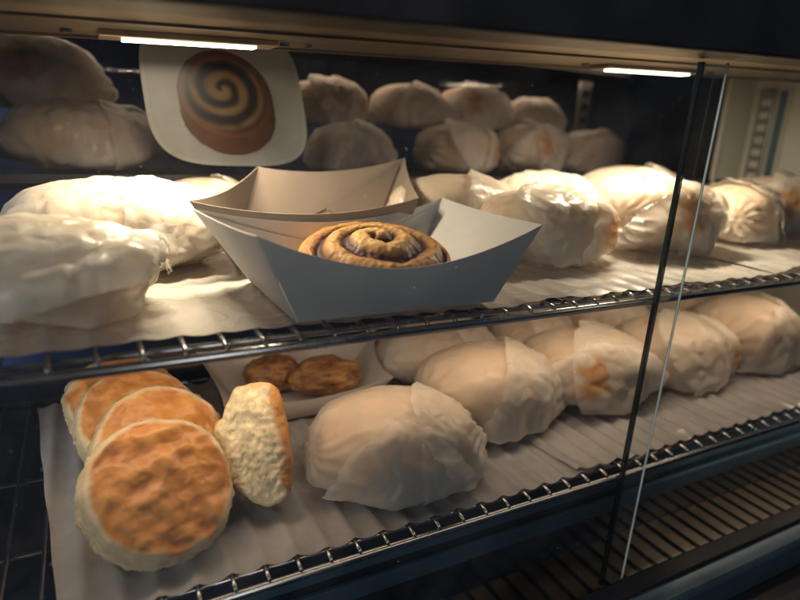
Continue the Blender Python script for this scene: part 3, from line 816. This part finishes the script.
# sliding glass panes
def pane(x0, x1, y, edge_mat, side):
    t = empty('glass_pane', ((x0 + x1) / 2, y, -.16)); c = np.array(((x0 + x1) / 2, y, -.16))
    def q(m, nm, mt): return mesh_obj(nm, np.array(m.V) - c, m.F, mt, t, smooth=False)
    z1 = .036; z0 = -.3845; xe, w, sh = side; tk = w * .5
    m = MB(); V = [(x0, y, z0), (x1, y, z0), (x1, y, z1 + .040 * (x1 + .03)), (x0, y, z1 + .040 * (x0 + .03))]; V = [(v[0] + sh * (v[2] - z1) if abs(v[0] - xe) < .01 else v[0], v[1], v[2]) for v in V]; m.add(V, [(0, 1, 2, 3)])
    q(m, 'glass_sheet', M['glass'])
    m = MB(); m.box((xe, y - tk, z0), (xe + w, y + tk, .0365 + .040 * (xe + .03)), .0003); m.V = [(v[0] + sh * (v[2] - z1), v[1], v[2]) for v in m.V]; q(m, 'glass_edge', edge_mat)
    return t
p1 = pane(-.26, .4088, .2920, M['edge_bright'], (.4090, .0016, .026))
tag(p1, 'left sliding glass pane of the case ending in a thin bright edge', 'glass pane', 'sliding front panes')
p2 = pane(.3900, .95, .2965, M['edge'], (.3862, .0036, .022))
tag(p2, 'right sliding glass pane of the case starting at a thick dark edge', 'glass pane', 'sliding front panes')

# ------------------------------------------------------------------ printed picture of a roll on a plate, on the rear glass
def picture():
    A = [np.array(p) for p in ((.0490, .6165, .0850), (.1940, .6165, .0850), (.2190, .6165, -.0465), (.0600, .6165, -.0460))]
    V = [(0, 0, 0)]; C = [(0, 0, 0)]; F = []; na, nr = 220, 90; V = []; C = []
    for j in range(nr + 1):
        for k in range(na):
            t = 2 * PI * k / na; ct, st = math.cos(t), math.sin(t); p = 3.6
            e = (abs(ct) ** p + abs(st) ** p) ** (-1 / p); f = j / nr
            s = .5 + .5 * ct * e * f; v = .5 + .5 * st * e * f
            P = (A[0] * (1 - s) + A[1] * s) * (1 - v) + (A[3] * (1 - s) + A[2] * s) * v
            X = (s - .5) * 155; Y = (v - .5) * 140            # picture space, y down
            c = np.array((.66, .65, .60)) * (1 - .10 * v)
            if f > .95: c = c * 1.12
            dx, dy = X - 12, Y - 22; sh = math.exp(-((dx / 40) ** 4 + (dy / 34) ** 4)); c = c * (1 - .55 * sh)
            ax, ay, rx, ry, dep = -1, -1, 46, 43, 17
            yy = min(max(Y - ay, 0), dep)
            if ((X - ax) / rx) ** 2 + ((Y - ay - yy) / ry) ** 2 < 1:
                nn = mnoise.noise(Vector((X * .08, Y * .08, 3)))
                c = np.array((.15, .060, .018)) * (1.15 - .5 * max(0, X / rx) + .35 * nn)
            px_, py_ = X - ax + 3, Y - ay + 6
            r = math.hypot(px_ / (rx * .92), py_ / (ry * .90)); ro = math.hypot((X - ax) / rx, (Y - ay) / ry)
            if ro < .97:
                th = math.atan2(py_ / ry, px_ / rx); nn = mnoise.noise(Vector((X * .07, Y * .07, 8)))
                ph = (r / .42 - th / (2 * PI) + .10 * nn + .35) % 1
                wd = .15 + .20 * min(1, r); g = math.exp(-((min(ph, 1 - ph)) / wd) ** 4); crest = .62 + .5 * math.exp(-((ph - .45) / .22) ** 2)
                d = np.array((.46, .27, .095)) * (1.1 - .62 * min(1, r) + .25 * nn); c = d * crest * (1 - g) + np.array((.020, .007, .006)) * g
                o_ = float(smooth(np.array(ro + .03 * nn), .80, .90)); c = c * (1 - o_) + np.array((.20, .072, .021)) * o_ * (1.15 - .4 * X / rx)
            V.append(P); C.append(np.clip(c * .25, 0, 1))
    for j in range(nr):
        for k in range(na):
            a = j * na + k; b = j * na + (k + 1) % na; F.append((a, a + na, b + na, b))
    return np.array(V), F, np.array(C)
V, F, C = picture(); L0 = V.mean(0)
o = mesh_obj('printed_picture', V - L0, F, M['print_'], loc=L0, attrs=dict(col=C))
tag(o, 'picture of a cinnamon roll on a white square plate on the dark rear glass', 'picture')

# ------------------------------------------------------------------ light
def area(name, loc, target, size, energy, color, sy=None):
    L = bpy.data.lights.new(name, 'AREA'); L.energy = energy; L.color = color; L.size = size
    if sy: L.shape = 'RECTANGLE'; L.size_y = sy
    o = link(bpy.data.objects.new(name, L)); o.location = (loc[0], loc[1], loc[2] + OZ)
    d = Vector(target) - Vector(loc); o.rotation_euler = d.to_track_quat('-Z', 'Y').to_euler(); return o
area('room_window_light', (-1.15, -.70, .32), (.05, .36, -.15), .8, 19.0, (1.0, .97, .93))
area('side_fill', (-.75, -.15, .26), (.0, .36, -.13), .45, 15.0, (.86, .92, 1.0))  # added cool fill to brighten the front left of the upper shelf
area('biscuit_fill', (.02, -.22, .62), (.10, .37, -.25), .22, 2.4, (1.0, .86, .70))  # added steep fill aimed at the biscuit faces, not a known lamp
area('lower_shelf_fill', (.36, .374, ZU - .0120), (.36, .378, ZL), 1.0, .56, (1.0, .75, .52), .012)  # added unseen fill under the upper rack, brightens biscuits and lower wraps
area('deck_fill', (.72, .3255, ZL - .016), (.72, .318, -.40), .40, .06, (1.0, .80, .58), .008)  # added unseen fill that brightens the slatted deck
area('rear_fill', (.36, .80, .095), (.36, .76, -.05), 1.0, .95, (1.0, .77, .54), .10)  # added unseen fill for the sandwiches behind the rear glass
w = bpy.data.worlds.new('World'); scene.world = w; w.use_nodes = True
nt = w.node_tree; bg = nt.nodes['Background']; bg.inputs['Strength'].default_value = 1.0
tc = nt.nodes.new('ShaderNodeTexCoord'); nz = nt.nodes.new('ShaderNodeTexNoise'); nz.inputs['Scale'].default_value = 2.2
rp = nt.nodes.new('ShaderNodeValToRGB'); rp.color_ramp.elements[0].position = .55; rp.color_ramp.elements[0].color = (.006, .010, .018, 1)
rp.color_ramp.elements[1].position = .74; rp.color_ramp.elements[1].color = (.14, .36, .62, 1)  # blue blotches added to the surroundings to give the trim blue reflections
nt.links.new(tc.outputs['Generated'], nz.inputs['Vector']); nt.links.new(nz.outputs['Fac'], rp.inputs['Fac']); nt.links.new(rp.outputs['Color'], bg.inputs['Color'])

# ------------------------------------------------------------------ camera
cd = bpy.data.cameras.new('camera'); cam = link(bpy.data.objects.new('camera', cd)); scene.camera = cam
Xc = (0.88627618, -0.46058276, 0.04876522); Yc = (-0.08832042, -0.27142317, -0.95839917); Zc = (0.45465815, 0.84509939, -0.28123475)
# rows: world x, y, z expressed for camera right / down / forward
right = Vector((0.88627618, -0.46058276, 0.04876522)); down = Vector((-0.08832042, -0.27142317, -0.95839917)); fwd = Vector((0.45465815, 0.84509939, -0.28123475))
cam.matrix_world = Matrix.Translation((0, 0, OZ)) @ Matrix((right, -down, -fwd)).transposed().to_4x4()
cd.sensor_width = 36; cd.lens = 592 / 800 * 36; cd.clip_start = .01; cd.clip_end = 50
cd.dof.use_dof = True; cd.dof.focus_distance = .425; cd.dof.aperture_fstop = cd.lens / 6.5

scene.view_settings.view_transform = 'Standard'; scene.view_settings.look = 'None'; scene.view_settings.exposure = 0; scene.view_settings.gamma = 1
scene.cycles.max_bounces = 6; scene.cycles.diffuse_bounces = 4; scene.cycles.transparent_max_bounces = 10; scene.cycles.use_denoising = True
scene.cycles.caustics_reflective = False; scene.cycles.sample_clamp_indirect = 4
